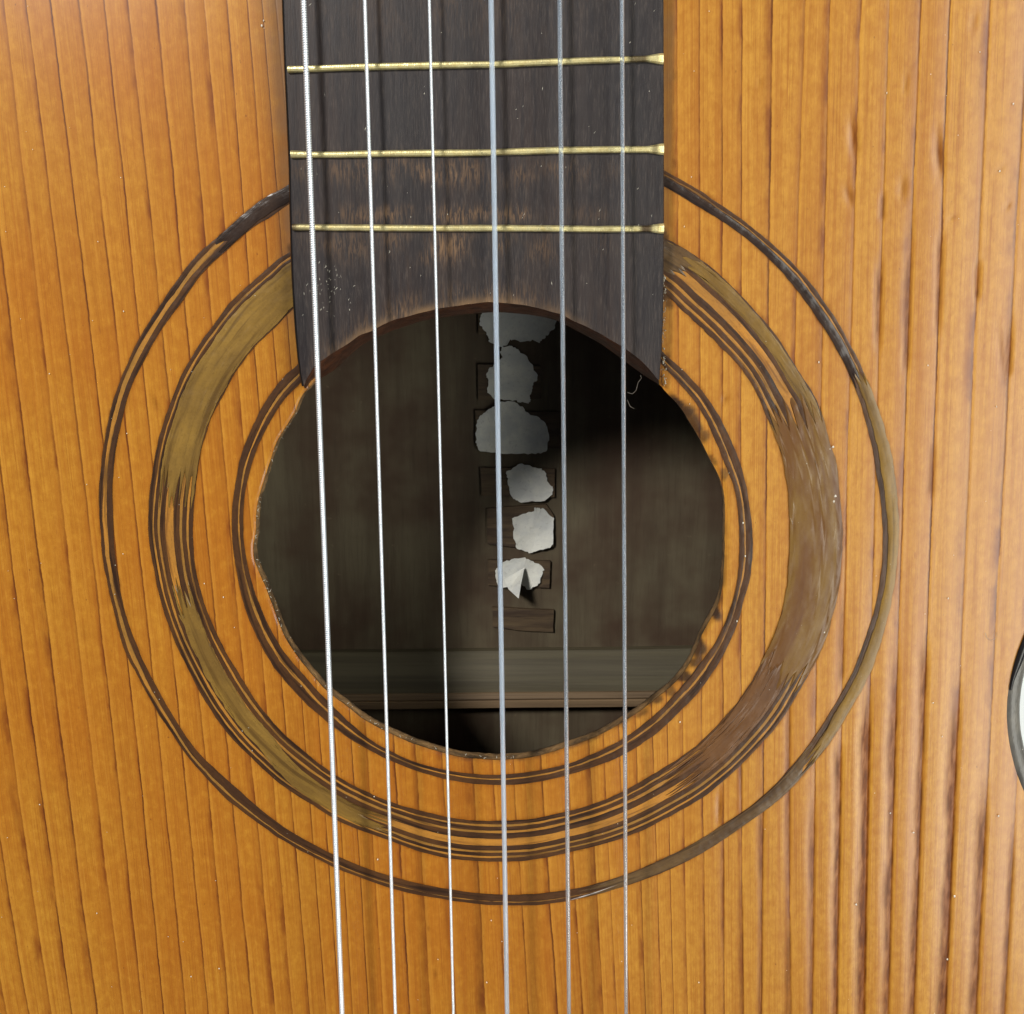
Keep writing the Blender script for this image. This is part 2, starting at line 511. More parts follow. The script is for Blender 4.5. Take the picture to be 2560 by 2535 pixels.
B_IN = [(732, 771), (688, 817), (641, 861), (591, 928), (558, 988), (528, 1045), (504, 1122), (492, 1200), (487, 1240),
        (482, 1334), (491, 1434), (518, 1528), (554, 1608), (601, 1692), (651, 1766), (715, 1840), (767, 1884), (847, 1942),
        (968, 2001), (1051, 2028), (1135, 2045), (1235, 2052), (1335, 2046), (1410, 2030), (1534, 1990), (1634, 1935),
        (1701, 1895), (1762, 1848), (1808, 1798), (1852, 1744), (1892, 1681), (1919, 1627), (1957, 1523), (1970, 1453),
        (1975, 1361), (1975, 1270), (1963, 1172), (1944, 1105), (1908, 1025), (1885, 971), (1851, 921), (1801, 868),
        (1754, 821), (1701, 774), (1661, 731)]
C_OUT = [(742, 914), (701, 951), (661, 1008), (625, 1082), (601, 1145), (591, 1200), (581, 1267), (581, 1334), (591, 1417),
         (608, 1501), (641, 1591), (685, 1668), (742, 1732), (817, 1805), (890, 1855), (961, 1894), (1034, 1924), (1118, 1948),
         (1202, 1961), (1269, 1962), (1335, 1955), (1424, 1935), (1554, 1888), (1634, 1838), (1701, 1778), (1751, 1724),
         (1802, 1650), (1842, 1563), (1858, 1500), (1876, 1440), (1882, 1348), (1876, 1283), (1858, 1184), (1834, 1115), (1794, 1035),
         (1751, 971), (1701, 921), (1664, 888)]
C_IN = [(755, 955), (718, 991), (681, 1042), (648, 1108), (625, 1172), (612, 1240), (608, 1300), (611, 1367), (631, 1461), (668, 1555),
        (708, 1628), (775, 1703), (834, 1768), (934, 1855), (1034, 1904), (1118, 1926), (1235, 1938), (1335, 1929), (1424, 1908),
        (1534, 1860), (1634, 1790), (1701, 1719), (1751, 1660), (1792, 1600), (1815, 1550), (1832, 1500), (1847, 1414),
        (1848, 1322), (1839, 1231), (1814, 1165), (1791, 1108), (1768, 1055), (1741, 1008), (1701, 961), (1667, 925)]
CEN = np.array(P(1235, 1300))


class Polar:
    def __init__(self, pts, z=0.0, cen=CEN, smooth=3):
        w = PP(pts, z) - cen
        th = np.degrees(np.arctan2(w[:, 1], w[:, 0])) % 360
        r = np.hypot(w[:, 0], w[:, 1])
        i = np.argsort(th)
        th, r = th[i], r[i]
        g = np.arange(0, 360, 0.5)
        rr = np.interp(g, np.concatenate([th - 360, th, th + 360]), np.concatenate([r, r, r]))
        if smooth:
            k = np.hanning(smooth * 2 + 3)
            k /= k.sum()
            n = len(k) // 2
            rr = np.convolve(np.concatenate([rr[-n:], rr, rr[:n]]), k, 'valid')
        self.g = np.concatenate([g, [360]])
        self.r = np.concatenate([rr, rr[:1]])

    def __call__(self, th):
        return np.interp(np.asarray(th, float) % 360, self.g, self.r)


hole_r = Polar(HOLE + HOLE_UP, smooth=8)
RA = (Polar(A_OUT, smooth=4), Polar(A_IN, smooth=4))
RB = (Polar(B_OUT, smooth=4), Polar(B_IN, smooth=4))
RC = (Polar(C_OUT, smooth=4), Polar(C_IN, smooth=4))


def hole_rad(th):
    return hole_r(th) + 0.00004 * noise1(th, 0.3, 3) + 0.00003 * noise1(th, 1.5, 4)


# body outline: half widths about the string axis
AXX = float(P(1225, 1750)[0])
EDGE_R, WAIST_Y = [float(a) for a in P(2521, 1738)]
W0 = EDGE_R - AXX


def half_w(y):
    dy = np.asarray(y, float) - WAIST_Y
    a = np.where(dy > 0, 0.026, 0.045)
    w = W0 + a * (1 - np.exp(-dy * dy / (2 * 0.036 * a)))
    e = np.where(dy > 0, dy / 0.20, dy / 0.235)
    return w * np.sqrt(np.clip(1 - np.abs(e) ** 7, 0, 1))


guitar = empty('guitar')
tag(guitar, label='old worn acoustic guitar with orange spruce top, ringed sound hole and six strings', category='guitar')

# ------------------------------------------------------------------ soundboard
VS = [45, 645, 1245, 1845, 2485]
LINES = [
    [-310, -250, -190, -100, 8], [-250, -185, -125, -35, 64], [-190, -120, -58, 32, 119], [-130, -55, 8, 89, 173],
    [-62, 10, 78, 157, 237], [15, 85, 152, 226, 303], [67, 150, 215, 283, 354], [130, 209, 275, 339, 406],
    [201, 275, 334, 397, 462], [265, 333, 392, 452, 518], [324, 391, 450, 507, 570], [395, 455, 511, 565, 630],
    [463, 522, 568, 622, 685], [512, 574, 620, 672, 729], [570, 623, 665, 718, 771], [622, 673, 712, 765, 812],
    [660, 708, 750, 805, 845], [695, 745, 790, 842, 878], [740, 790, 835, 880, 919], [785, 835, 875, 915, 956],
    [860, 905, 945, 985, 1023], [920, 960, 1000, 1038, 1073], [990, 1030, 1068, 1105, 1140],
    [1060, 1100, 1140, 1182, 1211], [1120, 1155, 1190, 1232, 1264], [1190, 1215, 1245, 1283, 1320], [1275, 1290, 1320, 1353, 1391],
    [1350, 1365, 1390, 1415, 1455], [1420, 1430, 1450, 1475, 1506], [1470, 1475, 1490, 1510, 1540],
    [1515, 1520, 1530, 1552, 1572], [1560, 1562, 1575, 1594, 1612], [1605, 1608, 1618, 1634, 1653],
    [1650, 1653, 1660, 1669, 1684], [1693, 1697, 1702, 1706, 1718], [1748, 1754, 1752, 1754, 1765],
    [1805, 1808, 1808, 1806, 1812], [1857, 1852, 1853, 1855, 1858], [1931, 1921, 1921, 1908, 1905],
    [2012, 1996, 1985, 1969, 1980], [2077, 2058, 2050, 2042, 2032], [2157, 2126, 2124, 2105, 2093],
    [2230, 2195, 2195, 2175, 2162], [2307, 2269, 2263, 2242, 2222], [2380, 2342, 2338, 2310, 2287],
    [2478, 2441, 2427, 2393, 2367], [2575, 2530, 2514, 2475, 2444], [2660, 2610, 2590, 2550, 2515]]
ys = np.concatenate([np.arange(-0.262, -0.118, 0.003), np.arange(-0.118, 0.098, 0.0005), np.arange(0.098, 0.162, 0.003)])
lw = []
for L in LINES:
    x, y = P(np.array(L), np.array(VS))
    pf = np.polyfit(y, x, 2)
    y0, y1 = y.min(), y.max()
    yc = np.clip(ys, y0, y1)
    sl = np.where(ys < y0, 2 * pf[0] * y0 + pf[1], 2 * pf[0] * y1 + pf[1])
    xx = np.polyval(pf, yc) + (ys - yc) * sl
    lw.append(xx)
lw = np.array(lw)
nl, nr_ = 18, 10
left = [lw[0] - (k * 0.0048) * (1 + 0.25 * math.sin(k * 2.1)) for k in range(nl, 0, -1)]
right = [lw[-1] + k * 0.0066 for k in range(1, nr_ + 1)]
lw = np.array(left + list(lw) + right)
lw = np.maximum.accumulate(lw + np.arange(len(lw))[:, None] * 1e-6, axis=0)
NL = len(lw)
S0 = -nl
SUB = np.array([0, .08, .16, .26, .38, .5, .6, .68, .75, .81, .86, .90, .94, .97])
sg = []
cols = []
for k in range(NL - 1):
    for f in SUB:
        sg.append(S0 + k + f)
        cols.append(lw[k] * (1 - f) + lw[k + 1] * f)
sg = np.array(sg)
cols = np.array(cols)            # (ncol, nrow)
NC, NR = cols.shape
X = cols.T
Y = np.repeat(ys[:, None], NC, 1)
S = np.repeat(sg[None, :], NR, 0)


def to_px_y(yv):
    """approximate photograph row for a world y at z=0"""
    vv = np.linspace(-900, 4200, 400)
    yy = P(1280, vv)[1]
    return np.interp(-yv, -yy, vv)


V = to_px_y(Y)
# grooves: (line index in LINES, v start, v full, v end, width before line (px), depth mm)
GROOVES = [(42, 1680, 1850, 4000, 0.46, 0.60), (43, 1560, 1800, 4000, 0.46, 0.34), (44, 1560, 1700, 4000, 0.40, 0.36),
           (45, 1650, 1900, 4000, 0.42, 0.42), (46, 1900, 2100, 4000, 0.44, 0.34), (41, 1840, 1920, 3300, 0.42, 0.40),
           (40, 1950, 2080, 2700, 0.34, 0.20), (42, 620, 720, 900, 0.30, 0.32), (43, 420, 760, 960, 0.30, 0.24),
           (44, 560, 640, 860, 0.26, 0.26), (44, 1080, 1150, 1260, 0.3, 0.10), (42, 470, 500, 560, 0.24, 0.14),
           (45, 640, 680, 760, 0.14, 0.30), (46, 760, 880, 950, 0.2, 0.25), (39, 1480, 1600, 2300, 0.3, 0.14),
           (41, 1450, 1600, 1720, 0.3, 0.10), (38, 1950, 2040, 2600, 0.34, 0.14), (47, 2000, 2200, 4000, 0.3, 0.2),
           (37, 2150, 2300, 4000, 0.34, 0.07), (36, 2080, 2180, 2420, 0.26, 0.06), (39, 2250, 2400, 4000, 0.36, 0.09),
           (40, 2300, 2450, 4000, 0.30, 0.10), (38, 2350, 2420, 4000, 0.30, 0.07), (37, 1880, 1930, 2060, 0.24, 0.08), (35, 2300, 2380, 4000, 0.2, 0.05)]
Z = np.zeros_like(X)
DIRT = np.zeros_like(X)
for gi, (k, v0, v1, v2, w, dep) in enumerate(GROOVES):
    cen = k - 0.02
    ds = S - cen
    m = sstep(v0, v1, V) * (1 - sstep(v2 - (v2 - v1) * 0.35, v2, V))
    wob = 1 + 0.25 * noise1(V, 0.008, gi) + 0.08 * noise1(V, 0.03, gi + 9)
    ww = w * wob
    prof = np.where(ds < 0, np.clip(1 + ds / ww, 0, 1), np.clip(1 - ds / 0.10, 0, 1))
    prof = prof * prof * (3 - 2 * prof)
    Z -= prof * m * dep * 0.42e-3 * (0.9 + 0.2 * noise1(V, 0.008, gi + 3))
    DIRT = np.maximum(DIRT, np.clip(prof * 1.5 - 0.15, 0, 1) * m * min(1, 0.48 + dep * 0.9))
# general washboard relief of the ageing top (deeper to the right)
fr = S - np.floor(S)
wash = -np.clip((fr - 0.80) / 0.2, 0, 1) ** 2 * (1 - sstep(0.985, 1.0, fr))
amp = 0.00001 + 0.000025 * sstep(0.02, 0.08, X)
Z += wash * amp
Z -= (0.5 + 0.5 * np.cos(2 * math.pi * fr)) * (0.25 + 0.75 * sstep(0.058, 0.066, np.hypot(X - CEN[0], Y - CEN[1]))) * (0.00001 + 0.00008 * sstep(0.045, 0.075, X) * sstep(1250, 2000, V) + 0.00002 * sstep(0.05, 0.08, X))
Z -= 0.00005 * (1 + noise1(S, 0.8, 21) * noise1(V, 0.004, 22))
# small dents: (u, v, along px, across px, depth mm, tilt)
DENTS = [(2133, 345, 38, 9, .45, 0.15), (2122, 488, 22, 8, .30, 0.35), (2347, 385, 46, 9, .45, 0.15), (2256, 470, 24, 8, .3, 0.1),
         (1813, 998, 10, 7, .3, 0), (387, 1010, 24, 7, .28, 0.35), (2500, 425, 8, 4, .25, -0.4), (2520, 515, 9, 4, .25, -0.3),
         (2380, 545, 8, 4, .2, -0.5), (2265, 212, 22, 3, .2, 0), (2437, 52, 20, 4, .2, 0), (205, 650, 20, 6, .08, 0.3),
         (130, 1980, 16, 5, .12, -0.5), (1068, 2322, 10, 5, .25, 0.1), (1086, 2436, 18, 5, .25, 0.1), (1798, 2020, 44, 7, .35, 0.02),
         (324, 2066, 12, 5, .12, -0.3), (308, 2455, 14, 5, .12, 0), (2505, 890, 60, 6, .3, 0.2), (1900, 205, 10, 4, .2, 0), (208, 1580, 20, 6, .15, 0.1)]
U = 1280 + 0 * X
for (u, v, la, lc, dep, ti) in DENTS:
    cx, cy = P(u, v)
    q = 1 / 13200.0
    dx = (X - cx) / q
    dy = -(Y - cy) / q
    a = dy * math.cos(ti) + dx * math.sin(ti)
    b = dx * math.cos(ti) - dy * math.sin(ti)
    g = np.exp(-(a / la) ** 2 - (b / lc) ** 2)
    Z -= g * dep * 0.25e-3
    DIRT = np.maximum(DIRT, np.exp(-(a / (la * .9)) ** 2 - ((b - lc * .3) / (lc * .9)) ** 2) * min(1, dep * 2.0))
GRIME = np.zeros_like(X)
_gy = Y
_xl = np.interp(-_gy.ravel(), -PP([(706, -500), (710, 0), (722, 300), (730, 560), (742, 820), (760, 966)], 0.0042)[:, 1],
                PP([(706, -500), (710, 0), (722, 300), (730, 560), (742, 820), (760, 966)], 0.0042)[:, 0]).reshape(X.shape)
_xr = float(P(1657, 300, 0.0042)[0])
_gl = (_xl - X) * 13200
_gr = (X - _xr) * 13200
_up = 1 - sstep(700, 980, V)
GRIME = np.maximum(GRIME, np.exp(-(np.clip(_gl, 0, 9e9) / (34 + 26 * (1 - sstep(0, 500, V)))) ** 2) * (_gl > -40) * _up * (0.80 + 0.2 * noise1(V, 0.02, 31)))
GRIME = np.maximum(GRIME, (1 - sstep(22, 34, _gr)) * (_gr > -40) * _up * (0.50 + 0.25 * noise1(V, 0.015, 33)))
CHAR = np.zeros_like(X)
CHARS = [(1785, 1528, 22, .95), (1748, 1620, 26, .9), (1738, 1655, 18, .8), (1708, 1690, 24, .9), (1672, 1722, 22, .7),
         (1640, 1745, 18, .8), (1690, 1745, 16, .5), (1690, 1010, 22, .95), (1712, 1035, 26, .9), (1735, 1062, 26, .85),
         (1752, 1090, 22, .7), (1778, 1150, 14, .6), (1811, 1185, 14, .6), (1655, 700, 18, .8), (1668, 735, 18, .8), (1662, 900, 14, .5),
         (1660, 590, 14, .7), (730, 625, 14, .6), (1672, 760, 12, .6), (770, 978, 12, .5), (1600, 1782, 16, .6), (1560, 1806, 14, .5)]
for (u, v, r, a) in CHARS:
    cx, cy = P(u, v)
    d = np.hypot(X - cx, Y - cy) * 13200
    th = np.arctan2(Y - cy, X - cx)
    d = d * (1 + 0.22 * np.sin(th * 2 + u) + 0.12 * np.sin(th * 3 + v))
    CHAR = np.maximum(CHAR, a * (1 - sstep(r * 0.55, r * 1.15, d)))
# dirt along the inlay edges
RAD = np.hypot(X - CEN[0], Y - CEN[1])
TH = np.degrees(np.arctan2(Y - CEN[1], X - CEN[0])) % 360
for (po, pi_) in (RA, RB, RC):
    for pr, sgn in ((po, 1), (pi_, -1)):
        d = (RAD - pr(TH)) * sgn
        e = np.exp(-(np.clip(d, 0, 1) / 0.00035) ** 2) * (0.35 + 0.3 * noise1(TH, 0.6, 7))
        DIRT = np.maximum(DIRT, np.where(d > -0.0006, e, 0))
dh = RAD - hole_rad(TH)
CHAR = np.maximum(CHAR, np.exp(-(np.clip(dh, 0, 1) / 0.00045) ** 2) * (0.45 + 0.4 * noise1(TH, 0.5, 17)) * sstep(180, 300, TH))
Z -= 0.00022 * np.exp(-(np.clip(dh, 0, 1) / 0.00035) ** 2)
# clip against the hole and the outline
F1 = dh
HW = half_w(Y)
F2 = HW - np.abs(X - AXX)
Fm = np.minimum(F1, F2)
quads = grid_faces(NR, NC)
fv = Fm.ravel()
inside = fv[quads] > 0
cnt = inside.sum(1)
full = quads[cnt == 4]
part = quads[(cnt > 0) & (cnt < 4)]
base = np.stack([X.ravel(), Y.ravel(), Z.ravel()], 1)
ATT = np.stack([S.ravel(), Y.ravel(), DIRT.ravel(), CHAR.ravel(), GRIME.ravel()], 1)
extra_v, extra_a, cache, polys = [], [], {}, []
for q in part:
    poly = []
    for i in range(4):
        a, b = int(q[i]), int(q[(i + 1) % 4])
        if fv[a] > 0:
            poly.append(a)
        if (fv[a] > 0) != (fv[b] > 0):
            key = (min(a, b), max(a, b))
            if key not in cache:
                t = fv[a] / (fv[a] - fv[b])
                extra_v.append(base[a] * (1 - t) + base[b] * t)
                extra_a.append(ATT[a] * (1 - t) + ATT[b] * t)
                cache[key] = len(base) + len(extra_v) - 1
            poly.append(cache[key])
    if len(poly) >= 3:
        for j in range(1, len(poly) - 1):
            polys.append((poly[0], poly[j], poly[j + 1]))
tri = np.array(polys)
allv = np.concatenate([base, np.array(extra_v)])
alla = np.concatenate([ATT, np.array(extra_a)])
ft = np.concatenate([full[:, [0, 1, 2]], full[:, [0, 2, 3]], tri])
used = np.unique(ft)
remap = np.full(len(allv), -1)
remap[used] = np.arange(len(used))
ft = remap[ft]
allv, alla = allv[used], alla[used]
soundboard = mesh_obj('soundboard', allv, ft, M_SPRUCE, guitar, uv=alla[:, :2],
                      attrs={'dirt': alla[:, 2], 'char': alla[:, 3], 'grime': alla[:, 4]})

# cut edge of the sound hole (2.6 mm thick)
th = np.arange(0, 360, 0.4)
rows = [(0.0, -0.0004), (0.0, -0.0008), (-0.00012, -0.0014), (-0.00020, -0.0020), (-0.0001, -0.0027), (0.004, -0.0030), (0.03, -0.0030)]
vv = []
for ri, (dr, z) in enumerate(rows):
    jit = 0.00006 * noise1(th, 1.3, 40 + ri) if 1 < ri < 5 else 0
    vis = 0.5 + 0.5 * np.cos(np.radians(th - 225))
    r = hole_rad(th) + dr * (1 if dr > 0 else vis * 2) + jit
    vv.append(np.stack([CEN[0] + r * np.cos(np.radians(th)), CEN[1] + r * np.sin(np.radians(th)), np.full(len(th), z)], 1))
hole_edge = mesh_obj('hole_edge', np.concatenate(vv), grid_faces(len(rows), len(th), True), M_RIM, soundboard)

# frayed fibres round the left and lower edge of the hole
fv_, ff_ = [], []
for i in range(110):
    a = rnd.choice([rnd.uniform(150, 240), rnd.uniform(175, 215), rnd.uniform(225, 275)])
    r = float(hole_rad(a)) + rnd.uniform(-0.0002, 0.0001)
    z = rnd.uniform(-0.0022, -0.0002)
    p = np.array([CEN[0] + r * math.cos(math.radians(a)), CEN[1] + r * math.sin(math.radians(a)), z])
    ln = rnd.uniform(0.0002, 0.0007)
    ang = math.radians(a + 180 + rnd.uniform(-75, 75))
    d = np.array([math.cos(ang) * ln, math.sin(ang) * ln, rnd.uniform(-.3, .4) * ln])
    side = np.array([-d[1], d[0], 0]) / ln * 0.00005
    n0 = len(fv_)
    fv_ += [p - side, p + side, p + np.array([0, 0, 0.00008]), p + d]
    ff_ += [(n0, n0 + 1, n0 + 3), (n0 + 1, n0 + 2, n0 + 3), (n0 + 2, n0, n0 + 3)]
o = mesh_obj('frayed_fibres', np.array(fv_), ff_, M_DUST, soundboard, smooth=False)
tag(o, kind='stuff')


# ------------------------------------------------------------------ rosette
rosette = empty('rosette', guitar)


def ring_strip(name, ring, f0, f1, t0, t1, h=0.00012, mat=M_DARK, parent=rosette, jit=0.05, seed=0, na=5,
               ragged=0.0, z0=0.00002, step=0.35, label=None, edge=0.0):
    """strip between fractions f0..f1 of a ring (0 = outer edge), from angle t0 to t1"""
    n = max(8, int(abs(t1 - t0) / step))
    if callable(f0):
        F0 = f0
    else:
        F0 = lambda t: f0 + 0 * t
    if callable(f1):
        F1_ = f1
    else:
        F1_ = lambda t: f1 + 0 * t
    js = np.linspace(0, 1, na)
    prof = [0.0] + list(1 - 0.25 * np.abs(2 * js - 1) ** 3) + [0.0]
    jj = np.concatenate([[0], js, [1]])
    vs, uvs = [], []
    along = np.linspace(0, 1, n)
    rgl = np.array([rnd.uniform(-1, 1) for _ in jj])
    rgl2 = np.array([rnd.uniform(-1, 1) for _ in jj])
    rgl[0] = rgl[1]
    rgl[-1] = rgl[-2]
    rgl2[0] = rgl2[1]
    rgl2[-1] = rgl2[-2]
    for q, (j, pz) in enumerate(zip(jj, prof)):
        ta = t0 + ragged * rgl[q]
        tb = t1 + ragged * rgl2[q]
        t = ta + (tb - ta) * along
        ro, ri = ring[0](t), ring[1](t)
        a, b = F0(t), F1_(t)
        e = (noise1(t, 0.55, seed + (1 if j < .5 else 2)) * 0.45 + noise1(t, 0.16, seed + (5 if j < .5 else 6)) * 0.5
             + noise1(t, 1.9, seed + (8 if j < .5 else 9)) * 0.22) * jit
        f = a + (b - a) * j + e * (1 if (j in (0, 1)) else abs(2 * j - 1))
        r = ro + (ri - ro) * f
        endf = np.minimum(1, np.minimum(along, 1 - along) * n / 3.0)
        z = z0 + h * pz * (0.35 + 0.65 * endf) + h * 0.22 * noise1(t + js.size * 0 + j * 0.7, 0.22, seed + 11) * (pz > 0)
        if pz == 0:
            z = np.full(n, -0.0003)
        z = np.where((pz > 0) & (z < z0), z0, z)
        vs.append(np.stack([CEN[0] + r * np.cos(np.radians(t)), CEN[1] + r * np.sin(np.radians(t)), z], 1))
        uvs.append(np.stack([np.radians(t) * 0.055 + seed * 0.37, f * (ro - ri) / 0.0085 + 0 * t], 1))
    o = mesh_obj(name, np.concatenate(vs), grid_faces(len(jj), n)[:, ::-1], mat, parent, uv=np.concatenate(uvs))
    o.data.set_sharp_from_angle(angle=math.radians(30))
    if label:
        o['label'] = label
    return o


T0, T1 = 110.0, 430.0
# outer double line
lwA = lambda t: 0.36 + 0.22 * sstep(235, 200, t) * sstep(118, 140, t)
ring_strip('purfling_strip', RA, 0.0, 0.27, T0, T1, 0.00006, M_DARK, seed=1, jit=0.07)
ring_strip('purfling_strip', RA, 0.27, lwA, T0, T1, 0.00004, M_LIGHT, seed=2, jit=0.07)
ring_strip('purfling_strip', RA, lwA, 1.0, T0, T1, 0.00006, M_DARK, seed=3, jit=0.05)
# broad middle band
fr_ = [0, .095, .135, .215, .27, .385, .56, .70, .76, .86, .905, 1.0]
ms_ = [M_DARK, M_LIGHT, M_DARK, M_LIGHT, M_DARK, M_MID, M_DARK, M_LIGHT, M_DARK, M_LIGHT, M_DARK]
for i, m_ in enumerate(ms_):
    ring_strip('purfling_strip' if m_ is not M_MID else 'middle_band', RB, fr_[i], fr_[i + 1], T0 + 2, T1 - 2,
               0.00006 if m_ is M_DARK else 0.00004, m_, seed=10 + i, jit=0.011 if i not in (0, 10) else 0.018, na=4 if m_ is not M_MID else 9)
# inner double line
ring_strip('purfling_strip', RC, 0.0, 0.52, T0 - 2, T1 + 2, 0.00006, M_DARK, seed=31, jit=0.05)
ring_strip('purfling_strip', RC, 0.52, 0.65, T0 - 2, T1 + 2, 0.00004, M_LIGHT, seed=32, jit=0.05)
ring_strip('purfling_strip', RC, 0.65, 1.0, T0 - 2, T1 + 2, 0.00006, M_DARK, seed=33, jit=0.05)
# fillers
ring_strip('filler_patch', RB, 0.20, 0.97, 114, 174, 0.00022, M_OLIVE, seed=41, jit=0.03, na=28, ragged=4,
           label='olive brown filler beside the left edge of the fingerboard')
ring_strip('filler_patch', RB, lambda t: 0.33 - 0.22 * sstep(222, 236, t), lambda t: 0.76 - 0.20 * sstep(222, 236, t), 194, 250,
           0.00020, M_OLIVE, seed=43, jit=0.05, na=20, ragged=4,
           label='olive filler in the lower left of the broad band')
ring_strip('filler_patch', RB, -0.01, 1.01, 331, 381, 0.00030, M_BROWNFILL, seed=45, jit=0.022, na=24, ragged=4,
           label='broad glossy brown filler on the right side of the band')
ring_strip('filler_patch', RB, 0.36, 0.97, 305, 340, 0.00016, M_REDFILL, seed=47, jit=0.02, na=24, ragged=7,
           label='reddish brown streaked filler at lower right')
ring_strip('filler_patch', RB, 0.03, 0.29, 376, 428, 0.00014, M_OLIVE, seed=49, jit=0.02, na=12, ragged=6,
           label='streaked olive filler at upper right by the fingerboard')
ring_strip('filler_patch', RB, 0.02, 0.60, 413, 430, 0.00018, M_GREYFILL, seed=50, jit=0.04, na=16, ragged=2.5,
           label='grey filler blob beside the right edge of the fingerboard')
ring_strip('filler_patch', RA, 0.0, 0.68, 322, 382, 0.00026, M_OLIVE, seed=51, jit=0.09, na=8, ragged=2,
           label='olive filler in the outer ring at right')
ring_strip('filler_patch', RA, 0.42, 1.0, 382, 430, 0.00024, M_BLACKFILL, seed=53, jit=0.07, na=7, ragged=2,
           label='dark glossy filler in the outer ring at upper right')
ring_strip('filler_patch', RA, 0.05, 1.0, 284, 322, 0.00020, M_GREYFILL, seed=55, jit=0.05, na=7, ragged=4,
           label='grey brown filler in the outer ring at lower right')
ring_strip('filler_patch', RA, 0.0, 0.9, 112, 134, 0.00030, M_BLACKFILL, seed=57, jit=0.10, na=7, ragged=1.5,
           label='black filler in the outer ring at the left fingerboard edge')

# ------------------------------------------------------------------ fingerboard
ZF = 0.0042
fl = [(700, -1500), (706, -500), (710, 0), (716, 170), (722, 300), (727, 420), (730, 560), (732, 640), (736, 730), (742, 820), (748, 890), (754, 940), (760, 966)]
fr2 = [(1653, -1500), (1655, -500), (1656, 0), (1657, 300), (1657, 560), (1656, 700), (1655, 800), (1651, 880), (1646, 950)]
arcT = [(760, 966), (768, 944), (784, 918), (802, 904), (826, 887), (851, 871), (876, 854), (901, 838), (928, 827), (954, 814), (985, 799), (1026, 789), (1068, 779),
        (1102, 769), (1168, 760), (1222, 756), (1246, 757), (1309, 761), (1361, 773), (1403, 786), (1434, 802), (1500, 832),
        (1553, 864), (1600, 898), (1625, 925), (1646, 950)]
arcB = [(768, 974), (778, 962), (788, 953), (800, 946), (818, 937), (840, 922), (868, 893), (903, 863), (930, 848), (954, 838), (985, 825), (1022, 813), (1052, 803),
        (1085, 796), (1168, 785), (1222, 781), (1257, 781), (1319, 786), (1361, 793), (1397, 803), (1425, 818), (1497, 856),
        (1545, 890), (1590, 924), (1622, 946), (1648, 962)]


def resample(p, n):
    p = np.array(p, float)
    d = np.concatenate([[0], np.cumsum(np.hypot(*np.diff(p, axis=0).T))])
    t = np.linspace(0, d[-1], n)
    return np.stack([np.interp(t, d, p[:, 0]), np.interp(t, d, p[:, 1])], 1)


wl, wr = PP(fl, ZF), PP(fr2, ZF)
wa = PP(arcT, ZF)
wb = PP(arcB, -0.0031)
fbx = lambda y: (np.interp(-y, -wl[:, 1], wl[:, 0]), np.interp(-y, -wr[:, 1], wr[:, 0]))
# top surface as columns running from the top down to the arc (or side)
nc_, nrw = 90, 260
aT = resample(wa, nc_)
aT[:, 1] += 0.00010 * noise1(np.arange(nc_), 0.35, 61)
YT = 0.21
vs = []
wear = []
tan = []
FRETV = [(120, 170), (380, 386), (569, 571)]
for i in range(nrw):
    q = (i / (nrw - 1)) ** 0.55
    # q=0 top, 1 at the arc
    for j in range(nc_):
        yb = aT[j, 1]
        y = YT + (yb - YT) * q
        fj = j / (nc_ - 1)
        # across coordinate follows straight columns blending to the arc sample
        xl, xr = fbx(y)
        xt = aT[j, 0]
        fx = (xt - fbx(yb)[0]) / (fbx(yb)[1] - fbx(yb)[0])
        x = xl + (xr - xl) * np.clip(fx, 0, 1)
        vs.append((x, y, ZF))
        wear.append(0)
        tan.append(max(0.0, 1 - (1 - q) * 60) * 0.0)
vs = np.array(vs)
# wear just below the frets and above the last one, and along the arc edge
fy = [P(1150, v, ZF)[1] for v in (161, 383, 570)]
wv = np.zeros(len(vs))
xn = (vs[:, 0] - (-0.041)) / 0.07
mid = np.exp(-((xn - 0.42) / 0.30) ** 2)
wv += np.exp(-((fy[1] - 0.0028 - vs[:, 1]) / 0.0022) ** 2) * mid * 0.9
wv += np.exp(-((fy[2] - 0.0030 - vs[:, 1]) / 0.0026) ** 2) * mid * 0.9
wv += np.exp(-((fy[2] + 0.0022 - vs[:, 1]) / 0.0014) ** 2) * mid * 1.0
wv += 0.35 * mid * sstep(fy[0] - 0.004, fy[0] + 0.02, vs[:, 1])
yarc = np.interp(vs[:, 0], aT[:, 0], aT[:, 1])
da = vs[:, 1] - yarc
tn = np.exp(-(da / 0.0009) ** 2) * (0.45 + 0.5 * noise1(vs[:, 0], 260, 5)) * sstep(0.02, 0.0, vs[:, 0])
wv += np.exp(-(da / 0.003) ** 2) * 0.8 * mid
o = mesh_obj('fingerboard', vs, grid_faces(nrw, nc_)[:, ::-1], M_FB, guitar, attrs={'wear': wv, 'tan': np.clip(tn, 0, 1)})
fingerboard = o
# chamfered sides and end, one closed skirt
skirt_t = np.concatenate([np.array([[fbx(YT)[0], YT]]), resample(wl, 60)[::1][np.argsort(-resample(wl, 60)[:, 1])]])
skirt_t = skirt_t[skirt_t[:, 1] <= YT]


def side(name, pts, out, mat, k=1.0):
    rr = [(0.0, ZF), (0.00012 * k, ZF - 0.00006), (0.00024 * k, ZF - 0.0004), (0.00024 * k, -0.0006)]
    vv = [np.stack([pts[:, 0] + out * dx, pts[:, 1], np.full(len(pts), z)], 1) for dx, z in rr]
    return mesh_obj(name, np.concatenate(vv), grid_faces(len(rr), len(pts)), mat, fingerboard)


